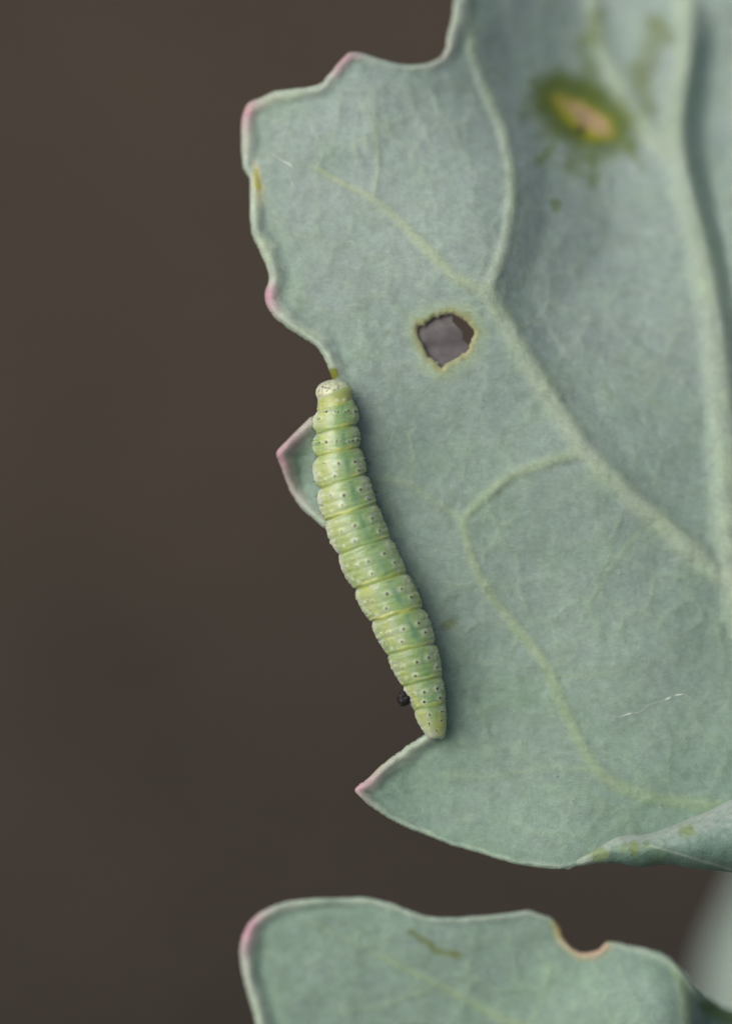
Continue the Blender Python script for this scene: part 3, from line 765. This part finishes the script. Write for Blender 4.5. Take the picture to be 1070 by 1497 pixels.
c = mix(c, [0.03, 0.035, 0.03], hm * (SI == 0) * .9)
c = mix(c, [0.018, 0.02, 0.015], dot * .95)
RR = hws[:, None] * bulge
nxv, nyv = -ty, tx          # in-plane perpendicular (photo axes, y down): points to photo right
flip = np.sign(nxv); nxv = nxv * flip; nyv = nyv * flip
FL = 0.90
zc = 2 + 0.86 * FL * np.maximum(hws, 10)
zc = sm1(zc, 41); zc[:60] = zc[60] * 0.55 + zc[:60] * .45
BX = cxs[:, None] + nxv[:, None] * RR * np.sin(TH)
BY = cys[:, None] + nyv[:, None] * RR * np.sin(TH)
flat = np.where(np.cos(TH) < 0, .80, 1.0)
BZ = zc[:, None] + FL * RR * np.cos(TH) * flat
VB = at(BX.ravel(), BY.ravel(), BZ.ravel())
idx = np.arange(NS * NT).reshape(NS, NT)
j2 = np.roll(idx, -1, 1)
q = np.stack([idx[:-1], j2[:-1], j2[1:], idx[1:]], -1).reshape(-1, 4)
tip = np.r_[VB[:NT].mean(0, keepdims=True), VB[-NT:].mean(0, keepdims=True)]
a_, b_ = NS * NT, NS * NT + 1
jj = np.arange(0, NT, 2)
q = np.r_[q, np.c_[np.full(len(jj), a_), (jj + 2) % NT, jj + 1, jj], np.c_[np.full(len(jj), b_), idx[-1, jj], idx[-1, jj + 1], idx[-1, (jj + 2) % NT]]]
VB = np.r_[VB, tip]
cc = np.r_[c.reshape(-1, 3), c[0, :1], c[-1, :1]]
NB = vert_normals(VB, q)
cen = VB.mean(0)
if (NB[NS // 2 * NT + NT // 2] @ RB) < 0: q = q[:, ::-1]

m, nt_, b = new_mat('caterpillar_skin'); L = nt_.links.new
a1 = node(nt_, 'ShaderNodeAttribute', attribute_name='col'); L(a1.outputs['Color'], b.inputs['Base Color'])
b.inputs['Roughness'].default_value = 0.30; b.inputs['Specular IOR Level'].default_value = 0.5
b.inputs['Subsurface Weight'].default_value = 1.0
b.inputs['Subsurface Radius'].default_value = (0.85, 1.0, 0.16); b.inputs['Subsurface Scale'].default_value = 0.0006
tc = node(nt_, 'ShaderNodeTexCoord'); n1 = node(nt_, 'ShaderNodeTexNoise'); n1.inputs['Scale'].default_value = 7000; n1.inputs['Detail'].default_value = 3
L(tc.outputs['Object'], n1.inputs['Vector'])
bp = node(nt_, 'ShaderNodeBump'); bp.inputs['Strength'].default_value = .6; bp.inputs['Distance'].default_value = .00005
L(n1.outputs['Fac'], bp.inputs['Height']); L(bp.outputs[0], b.inputs['Normal'])
M_CAT = m
cat_base = at(555, 850, 0.0)
cater = empty('caterpillar', tuple(cat_base), label='plump pale green caterpillar with black dotted segments lying along the chewed leaf edge', category='caterpillar')
body = mesh('body', VB, q, M_CAT, cater, col=cc)

# tail claspers gripping the leaf
M_CLASP = plain('pale_clasper', (0.62, 0.65, 0.55), .4, .4, 2500.0, .12)
def blob(name, ctr, ax, mat, parent, n=18, lump=0.0, seed=0, **props):
    """small lumpy ellipsoid; ax = three semi-axis vectors in photo units"""
    t = np.linspace(0, np.pi, n); p = np.linspace(0, 2 * np.pi, 2 * n, endpoint=False)
    Tm, Pm = np.meshgrid(t, p, indexing='ij')
    dx, dy, dz = np.sin(Tm) * np.cos(Pm), np.sin(Tm) * np.sin(Pm), np.cos(Tm)
    k = 1 + lump * (vnoise(dx * 2.5 + 5 + seed, dy * 2.5 + dz * 2.1 + 9, 301 + seed) + .5 * vnoise(dx * 6 + 3, dy * 6 + dz * 5, 302 + seed))
    k[0] = k[0].mean(); k[-1] = k[-1].mean()
    ax = np.array(ax, float)
    P = (dx * k)[..., None] * ax[0] + (dy * k)[..., None] * ax[1] + (dz * k)[..., None] * ax[2] + np.array(ctr, float)
    V = at(P[..., 0].ravel(), P[..., 1].ravel(), P[..., 2].ravel())
    i = np.arange(n * 2 * n).reshape(n, 2 * n); j = np.roll(i, -1, 1)
    Fq = np.stack([i[:-1], j[:-1], j[1:], i[1:]], -1).reshape(-1, 4)
    if parent is not None: return mesh(name, V, Fq, mat, parent, **props)
    o = V.mean(0); return mesh(name, V, Fq, mat, None, origin=o, **props)
blob('tail_clasper', (627, 1072, 6), [(6, 0, 0), (2, 9, 0), (0, 0, 9)], M_CLASP, cater, lump=.12, seed=1)
blob('tail_clasper', (645, 1073, 5), [(6, 0, 0), (-1, 7, 0), (0, 0, 9)], M_CLASP, cater, lump=.12, seed=2)
# stub legs under the belly, gripping the leaf edge
for k_, yy in enumerate([600, 634, 672, 800, 850, 898, 948]):
    i = int(np.argmin(np.abs(cys - yy)))
    for sg in (-1, 1):
        o_ = sg * hws[i] * .42
        blob('leg', (cxs[i] + nxv[i] * o_, cys[i] + nyv[i] * o_, 0), [(6, 0, 0), (0, 7, 0), (0, 0, 11)], M_CLASP, cater, n=10, lump=.1, seed=k_)

# bristles
HV, HF = [], []
def bristle(p0, d, ln_, r):
    d = d / np.linalg.norm(d); a = np.cross(d, [0.2, .5, .8]); a /= np.linalg.norm(a); b2 = np.cross(d, a)
    k0 = len(HV)
    for t_ in (0, .55):
        for j in range(4):
            an = j * math.pi / 2
            HV.append(p0 + d * ln_ * t_ + (a * math.cos(an) + b2 * math.sin(an)) * r * (1 - t_ * .5))
    tipv = p0 + d * ln_
    for j in range(4): HV.append(tipv + (a * math.cos(j * math.pi / 2) + b2 * math.sin(j * math.pi / 2)) * r * .12)
    for l in range(2):
        for j in range(4):
            HF.append((k0 + l * 4 + j, k0 + l * 4 + (j + 1) % 4, k0 + l * 4 + 4 + (j + 1) % 4, k0 + l * 4 + 4 + j))
def surf(i, thv):
    j = int(((thv + math.pi) / (2 * math.pi)) * NT) % NT
    p = VB[i * NT + j]
    cp = at(cxs[i], cys[i], zc[i])
    return p, p - cp
for (i, t_, rd) in hair:
    if not rd: continue
    p, d = surf(i, t_)
    d = d / np.linalg.norm(d) + r_.normal(size=3) * .25 - RU * .1
    bristle(p, d, r_.uniform(5, 9) * S, .55 * S)
for k in range(170):
    i = int(r_.uniform(20, NS - 15)); t_ = r_.choice([-1, 1]) * r_.uniform(1.15, 1.9)
    p, d = surf(i, t_)
    d = d / np.linalg.norm(d) + r_.normal(size=3) * .35
    bristle(p, d, r_.uniform(3, 7) * S, .4 * S)
M_HAIR = plain('dark_bristle', (0.03, 0.03, 0.02), .4, .4)
mesh('bristles', np.array(HV), np.array(HF), M_HAIR, cater, kind='stuff')

# black droppings pellet
M_FRASS = plain('black_dropping', (0.014, 0.014, 0.015), .6, .35, 4000.0, .4, .00008)
blob('dropping', (590.5, 1021, 30), [(9.5, 0, 0), (0, 10.5, 1), (0, -1, 9.5)], M_FRASS, None, n=40, lump=.26, seed=3,
     label='tiny round black dropping stuck to the flank of the caterpillar near its tail', category='dropping')

# silk threads and dust on the leaf
M_SILK = plain('silk', (0.72, 0.76, 0.76), .35, .5)
def thread(pts, r, label):
    P = catmull(np.array(pts, float), 4, closed=False)
    k = np.arange(len(P))
    P[:, 0] += 1.0 * vnoise(k * .5, k * 0, 401); P[:, 1] += 1.2 * vnoise(k * .5, k * 0 + 5, 402)
    W_ = at(P[:, 0], P[:, 1], z1(P[:, 0], P[:, 1]) + 1.0)
    rr = r * S * (.12 + .88 * np.clip(vnoise(k * .55, k * 0 + 2, 403) * 1.6, 0, 1))
    rr[0] *= .3; rr[-1] *= .3
    V, Fq = tube(W_, rr, 6)
    o = W_.mean(0)
    return mesh('silk_thread', V, Fq, M_SILK, None, origin=o, label=label, category='thread', group='silk threads on the leaf')
thread([(888, 1046), (905, 1047), (920, 1043), (935, 1040), (948, 1030), (966, 1024), (985, 1018), (1002, 1016), (1012, 1024)], 1.15, 'long white silk thread on the leaf above its rolled lower edge')
thread([(396, 224), (410, 233), (424, 240), (428, 247)], 1.6, 'short white thread on the leaf near its pink-tipped upper corner')
thread([(418, 244), (423, 258), (429, 272)], 1.3, 'small white thread hanging below another near the yellow-scraped leaf margin')
thread([(654, 676), (660, 680), (666, 683)], 1.4, 'tiny white thread on the leaf between the caterpillar and the thick side vein')
DV, DF = [], []
OC = catmull(OUT1, 20)
for k in range(70):
    x_, y_ = r_.uniform(420, 1060), r_.uniform(120, 1230)
    if k < 9: x_, y_ = [(760, 522), (603, 655), (650, 947), (967, 1178), (836, 1168), (838, 1172), (706, 585), (815, 1135), (905, 838)][k]
    if not seg_dist(np.array([float(x_)]), np.array([float(y_)]), OC)[4][0]: continue
    r0 = (1.7 if k < 9 else r_.uniform(.5, 1.0)) * S
    p = at(x_, y_, z1(np.array(float(x_)), np.array(float(y_))) + 1.5)
    k0 = len(DV)
    for v in ((1, 0, 0), (-1, 0, 0), (0, 1, 0), (0, -1, 0), (0, 0, 1), (0, 0, -1)):
        DV.append(p + np.array(v) * r0 * r_.uniform(.6, 1.2))
    for a__ in (0, 1):
        for b__ in (2, 3):
            for c__ in (4, 5): DF.append((k0 + a__, k0 + b__, k0 + c__))
mesh('wax_flecks', np.array(DV), np.array(DF), M_SILK, leaf1, kind='stuff')
